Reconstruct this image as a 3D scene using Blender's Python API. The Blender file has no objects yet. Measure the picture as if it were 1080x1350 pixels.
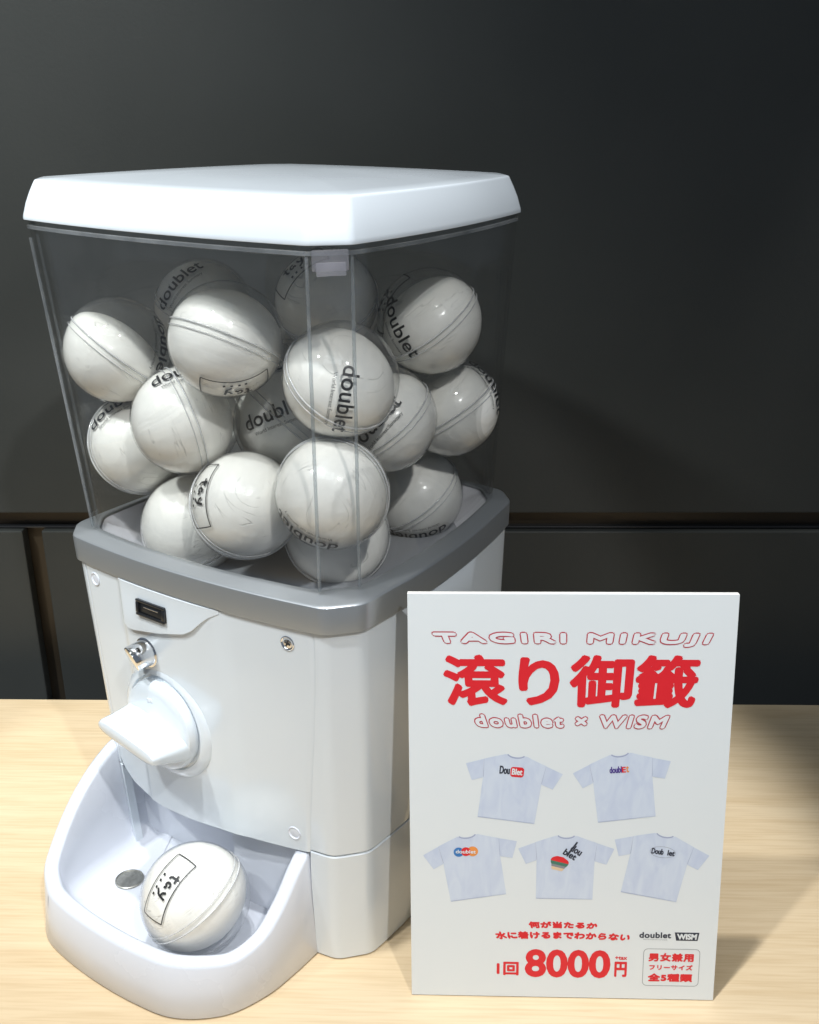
import bpy, bmesh, math, random
from mathutils import Vector, Matrix, noise
R = math.radians
random.seed(7)
SC = bpy.context.scene
COL = SC.collection

# ------------------------------------------------------------------ camera
cam_d = bpy.data.cameras.new('camera'); cam = bpy.data.objects.new('camera', cam_d); COL.objects.link(cam)
cam_d.sensor_fit = 'HORIZONTAL'; cam_d.sensor_width = 36; cam_d.lens = 46.667
cam_d.clip_start = .02; cam_d.clip_end = 60
_rx, _up, _bk = (0.999872, -0.005542, -0.014981), (0.015973, 0.34692, 0.937759), (0, -0.937878, 0.346965)
cam.matrix_world = Matrix(((_rx[0], _up[0], _bk[0], 0), (_rx[1], _up[1], _bk[1], 0), (_rx[2], _up[2], _bk[2], .579126), (0, 0, 0, 1)))
SC.camera = cam
# ------------------------------------------------------------------ world (dim shop interior) and lamps
wd = bpy.data.worlds.new('World'); SC.world = wd; wd.use_nodes = True
wd.node_tree.nodes['Background'].inputs[0].default_value = (.80, .96, 1.20, 1)
wd.node_tree.nodes['Background'].inputs[1].default_value = .17

def lamp(name, typ, loc, aim, energy, color, **kw):
    d = bpy.data.lights.new(name, typ); d.energy = energy; d.color = color
    for k, v in kw.items(): setattr(d, k, v)
    o = bpy.data.objects.new(name, d); COL.objects.link(o); o.location = loc
    o.rotation_euler = (Vector(aim) - Vector(loc)).to_track_quat('-Z', 'Y').to_euler()
    return o
lamp('spot_front', 'SPOT', (.50, -.68, 1.78), (-.12, .62, .16), 92, (.97, .975, .965), spot_size=R(26.8), spot_blend=.14, shadow_soft_size=.028)
lamp('spot_side', 'SPOT', (-.52, .02, 1.86), (-.12, .62, .16), 70, (.955, .985, 1), spot_size=R(24.4), spot_blend=.12, shadow_soft_size=.028)
lamp('spot_overhead', 'SPOT', (-.14, .46, 2.35), (-.16, .63, 0), 132, (.965, .985, 1), spot_size=R(25.4), spot_blend=.16, shadow_soft_size=.035)
lamp('spot_wall', 'SPOT', (-1.05, .10, 1.75), (-.46, 1.06, .40), 165, (.96, 1, .98), spot_size=R(45), spot_blend=1, shadow_soft_size=.05)
lamp('spot_wall_right', 'SPOT', (1.05, .55, 1.75), (.515, 1.05, .40), 42, (1, 1, .96), spot_size=R(15), spot_blend=.75, shadow_soft_size=.04)
lamp('ambient_fill', 'AREA', (-.5, -.9, 2.5), (-.1, .7, .2), 14, (.88, .96, 1.0), shape='RECTANGLE', size=1.6, size_y=.8)  # unseen soft fill from above, added for ambient light

SC.view_settings.view_transform = 'Standard'; SC.view_settings.look = 'None'
SC.view_settings.exposure = -.12; SC.view_settings.gamma = 1; SC.view_settings.use_curve_mapping = False
SC.cycles.transparent_max_bounces = 40; SC.cycles.max_bounces = 14
SC.cycles.caustics_reflective = False; SC.cycles.caustics_refractive = False

# ------------------------------------------------------------------ materials
def nodes(name):
    m = bpy.data.materials.new(name); m.use_nodes = True
    nt = m.node_tree; return m, nt, nt.nodes, nt.links
def P(name, col, rough=.4, metal=0., bump=None, coat=0., vary=0., vscale=6., spec=.5):
    m, nt, N, L = nodes(name); b = N['Principled BSDF']
    b.inputs['Base Color'].default_value = (*col, 1); b.inputs['Roughness'].default_value = rough
    b.inputs['Metallic'].default_value = metal; b.inputs['Specular IOR Level'].default_value = spec
    if coat: b.inputs['Coat Weight'].default_value = coat; b.inputs['Coat Roughness'].default_value = .06
    tc = N.new('ShaderNodeTexCoord')
    if vary:
        n = N.new('ShaderNodeTexNoise'); n.inputs['Scale'].default_value = vscale; n.inputs['Detail'].default_value = 5
        L.new(tc.outputs['Object'], n.inputs['Vector'])
        r = N.new('ShaderNodeMapRange'); r.inputs['To Min'].default_value = max(.02, rough - vary); r.inputs['To Max'].default_value = rough + vary
        L.new(n.outputs['Fac'], r.inputs['Value']); L.new(r.outputs[0], b.inputs['Roughness'])
    if bump:
        n2 = N.new('ShaderNodeTexNoise'); n2.inputs['Scale'].default_value = bump[0]; n2.inputs['Detail'].default_value = 6
        L.new(tc.outputs['Object'], n2.inputs['Vector'])
        bp = N.new('ShaderNodeBump'); bp.inputs['Strength'].default_value = bump[1]; bp.inputs['Distance'].default_value = bump[2]
        L.new(n2.outputs['Fac'], bp.inputs['Height']); L.new(bp.outputs[0], b.inputs['Normal'])
    return m
def clear(name, tint, ior, rough, haze, hazecol=(.9, .9, .92), scratch=0.):
    """thin clear plastic: transparent body, Fresnel gloss, a trace of milky haze"""
    m, nt, N, L = nodes(name); N.remove(N['Principled BSDF'])
    out = N['Material Output']
    t = N.new('ShaderNodeBsdfTransparent'); t.inputs[0].default_value = (*tint, 1)
    g = N.new('ShaderNodeBsdfGlossy'); g.inputs['Roughness'].default_value = rough
    d = N.new('ShaderNodeBsdfDiffuse'); d.inputs[0].default_value = (*hazecol, 1)
    # Schlick reflectance, the same from both sides of the thin wall
    lw = N.new('ShaderNodeLayerWeight'); lw.inputs['Blend'].default_value = .5
    pw = N.new('ShaderNodeMath'); pw.operation = 'POWER'; pw.inputs[1].default_value = 5; L.new(lw.outputs['Facing'], pw.inputs[0])
    f0 = ((ior - 1) / (ior + 1)) ** 2
    fr = N.new('ShaderNodeMath'); fr.operation = 'MULTIPLY_ADD'; fr.inputs[1].default_value = 1 - f0; fr.inputs[2].default_value = f0; L.new(pw.outputs[0], fr.inputs[0])
    a = N.new('ShaderNodeMixShader'); b = N.new('ShaderNodeMixShader')
    a.inputs[0].default_value = haze
    tc = N.new('ShaderNodeTexCoord'); n = N.new('ShaderNodeTexNoise'); n.inputs['Scale'].default_value = 28; n.inputs['Detail'].default_value = 8
    L.new(tc.outputs['Object'], n.inputs['Vector'])
    mr = N.new('ShaderNodeMapRange'); mr.inputs['From Min'].default_value = .35; mr.inputs['From Max'].default_value = .8
    mr.inputs['To Min'].default_value = haze * .6; mr.inputs['To Max'].default_value = haze * 2.2
    L.new(n.outputs['Fac'], mr.inputs['Value']); L.new(mr.outputs[0], a.inputs[0])
    if scratch:
        bp = N.new('ShaderNodeBump'); bp.inputs['Strength'].default_value = scratch; bp.inputs['Distance'].default_value = .001
        n3 = N.new('ShaderNodeTexNoise'); n3.inputs['Scale'].default_value = 45; n3.inputs['Detail'].default_value = 3
        L.new(tc.outputs['Object'], n3.inputs['Vector']); L.new(n3.outputs['Fac'], bp.inputs['Height'])
        L.new(bp.outputs[0], g.inputs['Normal'])
    L.new(t.outputs[0], a.inputs[1]); L.new(d.outputs[0], a.inputs[2])
    L.new(fr.outputs[0], b.inputs[0]); L.new(a.outputs[0], b.inputs[1]); L.new(g.outputs[0], b.inputs[2])
    L.new(b.outputs[0], out.inputs[0])
    return m
def wood():
    m, nt, N, L = nodes('maple_laminate'); b = N['Principled BSDF']
    tc = N.new('ShaderNodeTexCoord')
    def band(sc, vec, detail, dist):
        mp = N.new('ShaderNodeMapping'); mp.inputs['Scale'].default_value = vec; L.new(tc.outputs['Object'], mp.inputs[0])
        n = N.new('ShaderNodeTexNoise'); n.inputs['Scale'].default_value = sc; n.inputs['Detail'].default_value = detail; n.inputs['Distortion'].default_value = dist
        L.new(mp.outputs[0], n.inputs['Vector']); return n.outputs['Fac']
    a = band(3, (1.2, 14, 14), 6, 1.2); c = band(12, (1.4, 34, 34), 5, .3); e = band(2.2, (1, 2.2, 2), 3, .6)
    r = N.new('ShaderNodeValToRGB'); el = r.color_ramp.elements
    el[0].position = .28; el[0].color = (.62, .475, .295, 1); el[1].position = .62; el[1].color = (.69, .55, .365, 1)
    L.new(a, r.inputs[0])
    r2 = N.new('ShaderNodeValToRGB'); r2.color_ramp.elements[0].position = .38; r2.color_ramp.elements[0].color = (.90, .875, .84, 1)
    r2.color_ramp.elements[1].position = .56; r2.color_ramp.elements[1].color = (1, 1, 1, 1); L.new(c, r2.inputs[0])
    r3 = N.new('ShaderNodeValToRGB'); r3.color_ramp.elements[0].position = .3; r3.color_ramp.elements[0].color = (.9, .88, .85, 1)
    r3.color_ramp.elements[1].position = .6; r3.color_ramp.elements[1].color = (1, 1, 1, 1); L.new(e, r3.inputs[0])
    x = N.new('ShaderNodeMix'); x.data_type = 'RGBA'; x.blend_type = 'MULTIPLY'; x.inputs[0].default_value = .8
    L.new(r.outputs[0], x.inputs[6]); L.new(r2.outputs[0], x.inputs[7])
    y = N.new('ShaderNodeMix'); y.data_type = 'RGBA'; y.blend_type = 'MULTIPLY'; y.inputs[0].default_value = 1
    L.new(x.outputs[2], y.inputs[6]); L.new(r3.outputs[0], y.inputs[7])
    L.new(y.outputs[2], b.inputs['Base Color']); b.inputs['Roughness'].default_value = .42
    bp = N.new('ShaderNodeBump'); bp.inputs['Strength'].default_value = .12; bp.inputs['Distance'].default_value = .0006
    L.new(c, bp.inputs['Height']); L.new(bp.outputs[0], b.inputs['Normal'])
    return m
def wallmat():
    m, nt, N, L = nodes('charcoal_panel'); b = N['Principled BSDF']
    tc = N.new('ShaderNodeTexCoord')
    n = N.new('ShaderNodeTexNoise'); n.inputs['Scale'].default_value = 2.4; n.inputs['Detail'].default_value = 7; L.new(tc.outputs['Object'], n.inputs['Vector'])
    r = N.new('ShaderNodeValToRGB'); r.color_ramp.elements[0].position = .3; r.color_ramp.elements[0].color = (.030, .0325, .031, 1)
    r.color_ramp.elements[1].position = .7; r.color_ramp.elements[1].color = (.046, .0485, .046, 1); L.new(n.outputs['Fac'], r.inputs[0])
    L.new(r.outputs[0], b.inputs['Base Color']); b.inputs['Roughness'].default_value = .5; b.inputs['Specular IOR Level'].default_value = .3
    n2 = N.new('ShaderNodeTexNoise'); n2.inputs['Scale'].default_value = 260; n2.inputs['Detail'].default_value = 3; L.new(tc.outputs['Object'], n2.inputs['Vector'])
    bp = N.new('ShaderNodeBump'); bp.inputs['Strength'].default_value = .15; bp.inputs['Distance'].default_value = .0008
    L.new(n2.outputs['Fac'], bp.inputs['Height']); L.new(bp.outputs[0], b.inputs['Normal'])
    return m
def contents_mat():
    """white cloth vacuum-packed in a film bag: long soft creases, a few sharp ones"""
    m, nt, N, L = nodes('packed_white_cloth'); b = N['Principled BSDF']
    tc = N.new('ShaderNodeTexCoord'); oi = N.new('ShaderNodeObjectInfo')
    ad = N.new('ShaderNodeVectorMath'); ad.operation = 'ADD'; L.new(tc.outputs['Object'], ad.inputs[0])
    cx = N.new('ShaderNodeCombineXYZ'); L.new(oi.outputs['Random'], cx.inputs[0]); L.new(oi.outputs['Random'], cx.inputs[1]); L.new(cx.outputs[0], ad.inputs[1])
    def nz(vec, sc, det, dist):
        mp = N.new('ShaderNodeMapping'); mp.inputs['Scale'].default_value = vec; L.new(ad.outputs[0], mp.inputs[0])
        n = N.new('ShaderNodeTexNoise'); n.inputs['Scale'].default_value = sc; n.inputs['Detail'].default_value = det; n.inputs['Distortion'].default_value = dist
        L.new(mp.outputs[0], n.inputs['Vector']); return n.outputs['Fac']
    f1 = nz((.9, .9, 8), 15, 2.2, .4); f2 = nz((1.2, 2.2, 1), 22, 2, 1.4); f3 = nz((1.5, 1.5, 14), 60, 3, .3)
    # sharp thin creases where f1 crosses a level
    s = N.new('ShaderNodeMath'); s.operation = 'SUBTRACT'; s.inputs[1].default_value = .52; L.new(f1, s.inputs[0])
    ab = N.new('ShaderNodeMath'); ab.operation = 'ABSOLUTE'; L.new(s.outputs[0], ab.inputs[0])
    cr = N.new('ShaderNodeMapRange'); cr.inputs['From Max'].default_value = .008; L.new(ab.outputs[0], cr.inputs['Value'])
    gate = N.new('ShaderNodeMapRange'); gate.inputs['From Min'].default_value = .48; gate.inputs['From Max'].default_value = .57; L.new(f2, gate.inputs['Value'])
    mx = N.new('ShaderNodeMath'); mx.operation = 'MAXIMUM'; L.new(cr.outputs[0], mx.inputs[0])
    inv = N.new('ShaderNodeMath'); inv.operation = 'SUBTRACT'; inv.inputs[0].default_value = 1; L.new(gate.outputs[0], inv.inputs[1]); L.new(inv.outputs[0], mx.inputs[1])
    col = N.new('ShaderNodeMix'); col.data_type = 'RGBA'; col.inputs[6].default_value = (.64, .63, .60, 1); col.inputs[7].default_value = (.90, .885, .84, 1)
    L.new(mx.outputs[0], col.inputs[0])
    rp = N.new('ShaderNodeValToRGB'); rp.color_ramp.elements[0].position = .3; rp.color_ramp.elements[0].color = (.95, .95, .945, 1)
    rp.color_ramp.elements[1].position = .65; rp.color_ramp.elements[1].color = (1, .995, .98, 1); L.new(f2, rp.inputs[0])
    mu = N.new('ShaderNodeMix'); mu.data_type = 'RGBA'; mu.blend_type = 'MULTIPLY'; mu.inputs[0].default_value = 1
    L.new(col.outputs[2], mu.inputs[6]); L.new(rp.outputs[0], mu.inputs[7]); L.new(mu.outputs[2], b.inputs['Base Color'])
    b.inputs['Roughness'].default_value = .42; b.inputs['Coat Weight'].default_value = .35; b.inputs['Coat Roughness'].default_value = .18
    h = N.new('ShaderNodeMath'); h.operation = 'MULTIPLY_ADD'; h.inputs[1].default_value = .45; L.new(f1, h.inputs[0]); L.new(f2, h.inputs[2])
    h2 = N.new('ShaderNodeMath'); h2.operation = 'MULTIPLY_ADD'; h2.inputs[1].default_value = .07; L.new(f3, h2.inputs[0]); L.new(h.outputs[0], h2.inputs[2])
    h3 = N.new('ShaderNodeMath'); h3.operation = 'MULTIPLY_ADD'; h3.inputs[1].default_value = .25; L.new(mx.outputs[0], h3.inputs[0]); L.new(h2.outputs[0], h3.inputs[2])
    bp = N.new('ShaderNodeBump'); bp.inputs['Strength'].default_value = .5; bp.inputs['Distance'].default_value = .0020
    L.new(h3.outputs[0], bp.inputs['Height']); L.new(bp.outputs[0], b.inputs['Normal'])
    return m
def coinmat():
    m, nt, N, L = nodes('nickel_coin'); b = N['Principled BSDF']
    tc = N.new('ShaderNodeTexCoord'); n = N.new('ShaderNodeTexNoise'); n.inputs['Scale'].default_value = 420; n.inputs['Detail'].default_value = 4
    L.new(tc.outputs['Object'], n.inputs['Vector'])
    r = N.new('ShaderNodeValToRGB'); r.color_ramp.elements[0].color = (.24, .235, .21, 1); r.color_ramp.elements[1].color = (.56, .55, .50, 1); L.new(n.outputs['Fac'], r.inputs[0])
    L.new(r.outputs[0], b.inputs['Base Color']); b.inputs['Metallic'].default_value = .9; b.inputs['Roughness'].default_value = .38
    return m
def shirtmat(name, lo, hi):
    m, nt, N, L = nodes(name); b = N['Principled BSDF']; b.inputs['Roughness'].default_value = .55
    tc = N.new('ShaderNodeTexCoord'); mp = N.new('ShaderNodeMapping'); mp.inputs['Scale'].default_value = (2.2, 1, .8); mp.inputs['Rotation'].default_value = (0, .25, 0); L.new(tc.outputs['Object'], mp.inputs[0])
    n = N.new('ShaderNodeTexNoise'); n.inputs['Scale'].default_value = 55; n.inputs['Detail'].default_value = 5; n.inputs['Distortion'].default_value = 1.1; L.new(mp.outputs[0], n.inputs['Vector'])
    r = N.new('ShaderNodeValToRGB'); r.color_ramp.elements[0].position = .32; r.color_ramp.elements[0].color = (*lo, 1); r.color_ramp.elements[1].position = .66; r.color_ramp.elements[1].color = (*hi, 1)
    L.new(n.outputs['Fac'], r.inputs[0]); L.new(r.outputs[0], b.inputs['Base Color']); return m
M = dict(
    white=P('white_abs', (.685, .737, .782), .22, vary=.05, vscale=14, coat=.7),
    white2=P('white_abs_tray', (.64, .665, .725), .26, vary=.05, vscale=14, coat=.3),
    core=P('inner_plastic', (.30, .31, .33), .6),
    silver=P('silver_paint', (.45, .475, .495), .33, .72, bump=(900, .05, .0003)),
    floor=P('frosted_floor', (.80, .80, .84), .35, vary=.1, vscale=20),
    acrylic=clear('clear_acrylic', (.992, .994, .994), 1.44, .02, .005, scratch=.04),
    rib=clear('acrylic_edge', (.80, .83, .84), 1.6, .05, .10, (.75, .77, .80)),
    shell=clear('capsule_film', (.985, .987, .985), 1.45, .045, .042, (.88, .88, .87), scratch=.12),
    seam=clear('capsule_seam', (.82, .83, .83), 1.6, .08, .38, (.92, .92, .92)),
    latch=clear('frosted_latch', (.86, .86, .88), 1.5, .12, .10, (.75, .74, .80)),
    pack=contents_mat(), ink=P('black_print', (.012, .012, .013), .45), pen=P('marker_ink', (.015, .015, .017), .5),
    black=P('black_plastic', (.012, .013, .015), .28, coat=.3), chrome=P('chrome', (.82, .82, .83), .07, 1.),
    wood=wood(), wall=wallmat(), bronze=P('dark_bronze_strip', (.045, .034, .022), .38, .4, vary=.1, vscale=9),
    coin=coinmat(), paper=P('matt_print_board', (.675, .71, .725), .55, bump=(700, .04, .0002), vary=.06, vscale=30),
    edge=P('foam_board_core', (.78, .76, .71), .7), red=P('red_ink', (.66, .012, .022), .5), darkred=P('crimson_ink', (.44, .03, .05), .5),
    pale=P('pale_ink', (.70, .72, .74), .55), lilac=shirtmat('shirt_print', (.50, .56, .69), (.57, .63, .73)), lilac2=shirtmat('shirt_sleeve_print', (.48, .54, .68), (.55, .61, .72)),
    lilac3=P('shirt_line_print', (.33, .37, .52), .55),
    slate=P('slate_ink', (.018, .024, .045), .5), blue=P('blue_ink', (.03, .17, .45), .5), orange=P('orange_ink', (.75, .27, .06), .5),
    green=P('green_ink', (.05, .17, .12), .5), tan=P('tan_ink', (.68, .50, .33), .5), purple=P('purple_ink', (.06, .03, .22), .5),
    grey=P('grey_ink', (.22, .23, .25), .5), steel=P('steel_tube', (.35, .35, .36), .4, .9))

# ------------------------------------------------------------------ helpers
def obj(name, mesh, mat, parent=None, smooth=None, mw=None):
    o = bpy.data.objects.new(name, mesh); COL.objects.link(o)
    if mat and not mesh.materials: mesh.materials.append(mat)
    if parent: o.parent = parent
    if smooth is not None:
        mesh.polygons.foreach_set('use_smooth', [True] * len(mesh.polygons)); mesh.set_sharp_from_angle(angle=R(smooth))
    if mw is not None: o.matrix_local = mw
    return o
def mesh(name, v, f):
    m = bpy.data.meshes.new(name); m.from_pydata([tuple(p) for p in v], [], f); m.update(); return m
def fixn(m):
    bm = bmesh.new(); bm.from_mesh(m); bmesh.ops.remove_doubles(bm, verts=bm.verts, dist=1e-6)
    bmesh.ops.recalc_face_normals(bm, faces=bm.faces); bm.to_mesh(m); bm.free(); return m
def tag(o, label=None, cat=None, group=None, kind=None):
    if label: o['label'] = label
    if cat: o['category'] = cat
    if group: o['group'] = group
    if kind: o['kind'] = kind
    return o
def empty(name, loc=(0, 0, 0), rz=0.):
    o = bpy.data.objects.new(name, None); COL.objects.link(o); o.empty_display_size = .05
    o.location = loc; o.rotation_euler = (0, 0, rz); return o
def loft(name, rings, closed=True, cap0=False, cap1=False):
    n = len(rings[0]); v = [p for r in rings for p in r]; f = []
    for i in range(len(rings) - 1):
        for j in range(n if closed else n - 1):
            k = (j + 1) % n
            f.append((i * n + j, i * n + k, (i + 1) * n + k, (i + 1) * n + j))
    if cap0: f.append(tuple(range(n - 1, -1, -1)))
    if cap1: f.append(tuple(range((len(rings) - 1) * n, len(rings) * n)))
    return fixn(mesh(name, v, f))
def box(name, x0, x1, y0, y1, z0, z1, bev=0., seg=2):
    bm = bmesh.new(); bmesh.ops.create_cube(bm, size=1)
    for q in bm.verts: q.co = Vector(((x0 + x1) / 2 + q.co.x * (x1 - x0), (y0 + y1) / 2 + q.co.y * (y1 - y0), (z0 + z1) / 2 + q.co.z * (z1 - z0)))
    if bev: bmesh.ops.bevel(bm, geom=bm.edges[:], offset=bev, segments=seg, affect='EDGES', profile=.5)
    m = bpy.data.meshes.new(name); bm.to_mesh(m); bm.free(); return m
def lathe(name, prof, seg=40, axis='-y'):
    """profile (radius, height); the axis points out along -y (out of the machine's front) or along z"""
    rings = []
    for r, h in prof:
        ring = []
        for i in range(seg):
            a = 2 * math.pi * i / seg; c, s = max(r, 1e-5) * math.cos(a), max(r, 1e-5) * math.sin(a)
            ring.append((c, -h, s) if axis == '-y' else (c, s, h))
        rings.append(ring)
    return loft(name, rings, True, True, True)
def torus(name, r, t, seg=64, ms=6, z=0., flat=1.):
    rings = [[((r + t * math.cos(2 * math.pi * j / ms)) * math.cos(2 * math.pi * i / seg), (r + t * math.cos(2 * math.pi * j / ms)) * math.sin(2 * math.pi * i / seg), z + flat * t * math.sin(2 * math.pi * j / ms)) for j in range(ms)] for i in range(seg)]
    rings.append(rings[0]); return loft(name, rings)
def smoothstep(a, b, x):
    t = min(1, max(0, (x - a) / (b - a))); return t * t * (3 - 2 * t)
_tc = {}
def text(body, size=1., shear=0., space=1., offset=0.):
    """glyph triangles of the built-in font as (verts, faces, width, ymin, ymax)"""
    key = (body, size, shear, space, offset)
    if key in _tc: return _tc[key]
    c = bpy.data.curves.new('glyphs', 'FONT'); c.body = body; c.size = 1; c.shear = shear; c.space_character = space; c.resolution_u = 4; c.offset = offset
    o = bpy.data.objects.new('glyphs', c); COL.objects.link(o); bpy.context.view_layer.update()
    ev = o.evaluated_get(bpy.context.evaluated_depsgraph_get()); m = ev.to_mesh()
    bm = bmesh.new(); bm.from_mesh(m); bmesh.ops.triangulate(bm, faces=bm.faces[:]); bmesh.ops.remove_doubles(bm, verts=bm.verts, dist=1e-5)
    bm.verts.ensure_lookup_table()
    v = [(q.co.x, q.co.y) for q in bm.verts]; f = [tuple(q.index for q in fc.verts) for fc in bm.faces]
    bm.free(); ev.to_mesh_clear(); bpy.data.objects.remove(o); bpy.data.curves.remove(c)
    x0 = min(p[0] for p in v); v = [((p[0] - x0) * size, p[1] * size) for p in v]
    _tc[key] = (v, f, max(p[0] for p in v), min(p[1] for p in v), max(p[1] for p in v)); return _tc[key]

# ------------------------------------------------------------------ setting: wall of dark panels, table
YAW = -.0452
wall = empty('wall', (0, 1.062, 0), YAW); tag(wall, 'charcoal panelled wall with dark bronze joints behind the table', 'wall', kind='structure')
ZB, ZT = -.72, 1.75
obj('backing', box('backing', -1.9, 1.9, .0165, .04, ZB - .01, ZT - .01), M['bronze'], wall)
obj('panel', box('panel', -1.9, 1.9, 0, .016, .185, ZT, .0015), M['wall'], wall)
xs = [-1.9, -.960, -.413, .62, 1.25, 1.9]
for i in range(len(xs) - 1):
    a = xs[i] + (.0105 if i else 0); b = xs[i + 1] - (.0105 if i < len(xs) - 2 else 0)
    obj('panel', box('panel', a, b, .0005, .016, ZB, .164, .0015), M['wall'], wall)
obj('joint_bead', box('joint_bead', -1.9, 1.9, .0075, .0160, .1646, .1672, .0008), M['black'], wall)

table = empty('table', (0, .986, 0), YAW); tag(table, 'pale maple laminate table under the machine and price board', 'table')
obj('tabletop', box('tabletop', -1.25, 1.25, -.93, 0, -.03, 0, .0018, 3), M['wood'], table)
obj('apron', box('apron', -1.18, 1.18, -.88, -.05, -.10, -.0302), M['steel'], table)
for sx in (-1, 1):
    for y in (-.87, -.06):
        obj('leg', box('leg', sx * 1.15 - .02, sx * 1.15 + .02, y - .02, y + .02, ZB, -.1002, .002), M['steel'], table)

# ------------------------------------------------------------------ the capsule machine
CX, CY, AL = -.0809, .7742, R(34.403)
mach = empty('capsule_machine', (CX, CY, 0), -AL)
tag(mach, 'white capsule vending machine with clear hopper, silver band and front tray', 'vending machine')
CH, SF, SS, TP = .0189, .0090, .0083, .1296
def bw(a): return a - .13 + .1202
def outl(a, z=0., c=CH, sf=SF, ss=SS, n=18, fil=.0055, k=4, scale=1., db=0.):
    """plan outline: bulged sides, chamfered and softly rounded corners, slightly narrower at the back.
    starts with the n+1 points of the front side"""
    b = bw(a) + db
    sides = [((-a + c, -b), (a - c, -b), (0, -1), sf), ((a, -b + c), (a, b - c), (1, 0), ss), ((a - c, b), (-a + c, b), (0, 1), sf), ((-a, b - c), (-a, -b + c), (-1, 0), ss)]
    P_ = []
    for i, (p, q, nn, s) in enumerate(sides):
        ln = math.hypot(q[0] - p[0], q[1] - p[1]); t0 = fil / ln
        for j in range(n + 1):
            t = t0 + (1 - 2 * t0) * j / n; e = s * 4 * t * (1 - t)
            P_.append((p[0] + (q[0] - p[0]) * t + nn[0] * e, p[1] + (q[1] - p[1]) * t + nn[1] * e))
        nx = sides[(i + 1) % 4]; s2, t2 = q, nx[0]; cl = math.hypot(t2[0] - s2[0], t2[1] - s2[1]); d = min(fil, cl * .42) / cl
        last = P_[-1]; m1 = (s2[0] + (t2[0] - s2[0]) * d, s2[1] + (t2[1] - s2[1]) * d); m2 = (s2[0] + (t2[0] - s2[0]) * (1 - d), s2[1] + (t2[1] - s2[1]) * (1 - d))
        ln2 = math.hypot(nx[1][0] - nx[0][0], nx[1][1] - nx[0][1]); tt = fil / ln2; e = nx[3] * 4 * tt * (1 - tt)
        nxt = (nx[0][0] + (nx[1][0] - nx[0][0]) * tt + nx[2][0] * e, nx[0][1] + (nx[1][1] - nx[0][1]) * tt + nx[2][1] * e)
        for j in range(1, k + 1):
            t = j / k; P_.append(tuple((1 - t) ** 2 * last[h] + 2 * t * (1 - t) * s2[h] + t * t * m1[h] for h in (0, 1)))
        for j in range(k):
            t = j / k; P_.append(tuple((1 - t) ** 2 * m2[h] + 2 * t * (1 - t) * t2[h] + t * t * nxt[h] for h in (0, 1)))
    out = []
    for u, w in P_:
        u2 = u * (1 - TP * (w + b) / (2 * b)); out.append((u2 * scale, w * scale, z))
    return out
NF = 18
def abody(z): return .1260 + (.1352 - .1260) * z / .2732
def seam_r(z): return .0905 + .0190 * smoothstep(.05, .285, z)
def seam_l(z): return -.1060 - .0060 * smoothstep(.05, .285, z)
def front_wa(u, a):
    b = bw(a); t = min(1, max(0, (u + (a - CH)) / (2 * (a - CH)))); return -(b + SF * 4 * t * (1 - t))
def open_ring(a, z):                       # everything but the front side
    o = outl(a, z); r = o[NF:] + [o[0]]
    sr = min(seam_r(z), r[0][0] - .0004); sl = max(seam_l(z), r[-1][0] + .0004)
    return [(sr, front_wa(sr, a), z), ((sr + r[0][0]) / 2, front_wa((sr + r[0][0]) / 2, a), z)] + r + [((sl + r[-1][0]) / 2, front_wa((sl + r[-1][0]) / 2, a), z), (sl, front_wa(sl, a), z)]
def shell(name, z0, z1):
    rings = [open_ring(abody(z0) - .006, z0), open_ring(abody(z0) - .0007, z0), open_ring(abody(z0 + .001), z0 + .0008)]
    for i in range(1, 6):
        z = z0 + (z1 - z0) * i / 6; rings.append(open_ring(abody(z), z))
    rings += [open_ring(abody(z1 - .001), z1 - .0008), open_ring(abody(z1) - .0007, z1), open_ring(abody(z1) - .006, z1)]
    # turn the two front ends inwards so that the shell shows an edge
    rr = []
    for r in rings:
        p0, p1 = r[0], r[-1]
        rr.append([(p0[0] - .0002, p0[1] + .007, p0[2])] + r + [(p1[0] + .0002, p1[1] + .007, p1[2])])
    return loft(name, rr, closed=False)
obj('base_shell', shell('base_shell', .0006, .0945), M['white'], mach, 40)
obj('upper_shell', shell('upper_shell', .0954, .2728), M['white'], mach, 40)
obj('inner_frame', loft('inner_frame', [outl(abody(.092) - .0075, .0905), outl(abody(.270) - .0075, .2720)], True, True, True), M['core'], mach, 30)

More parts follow.
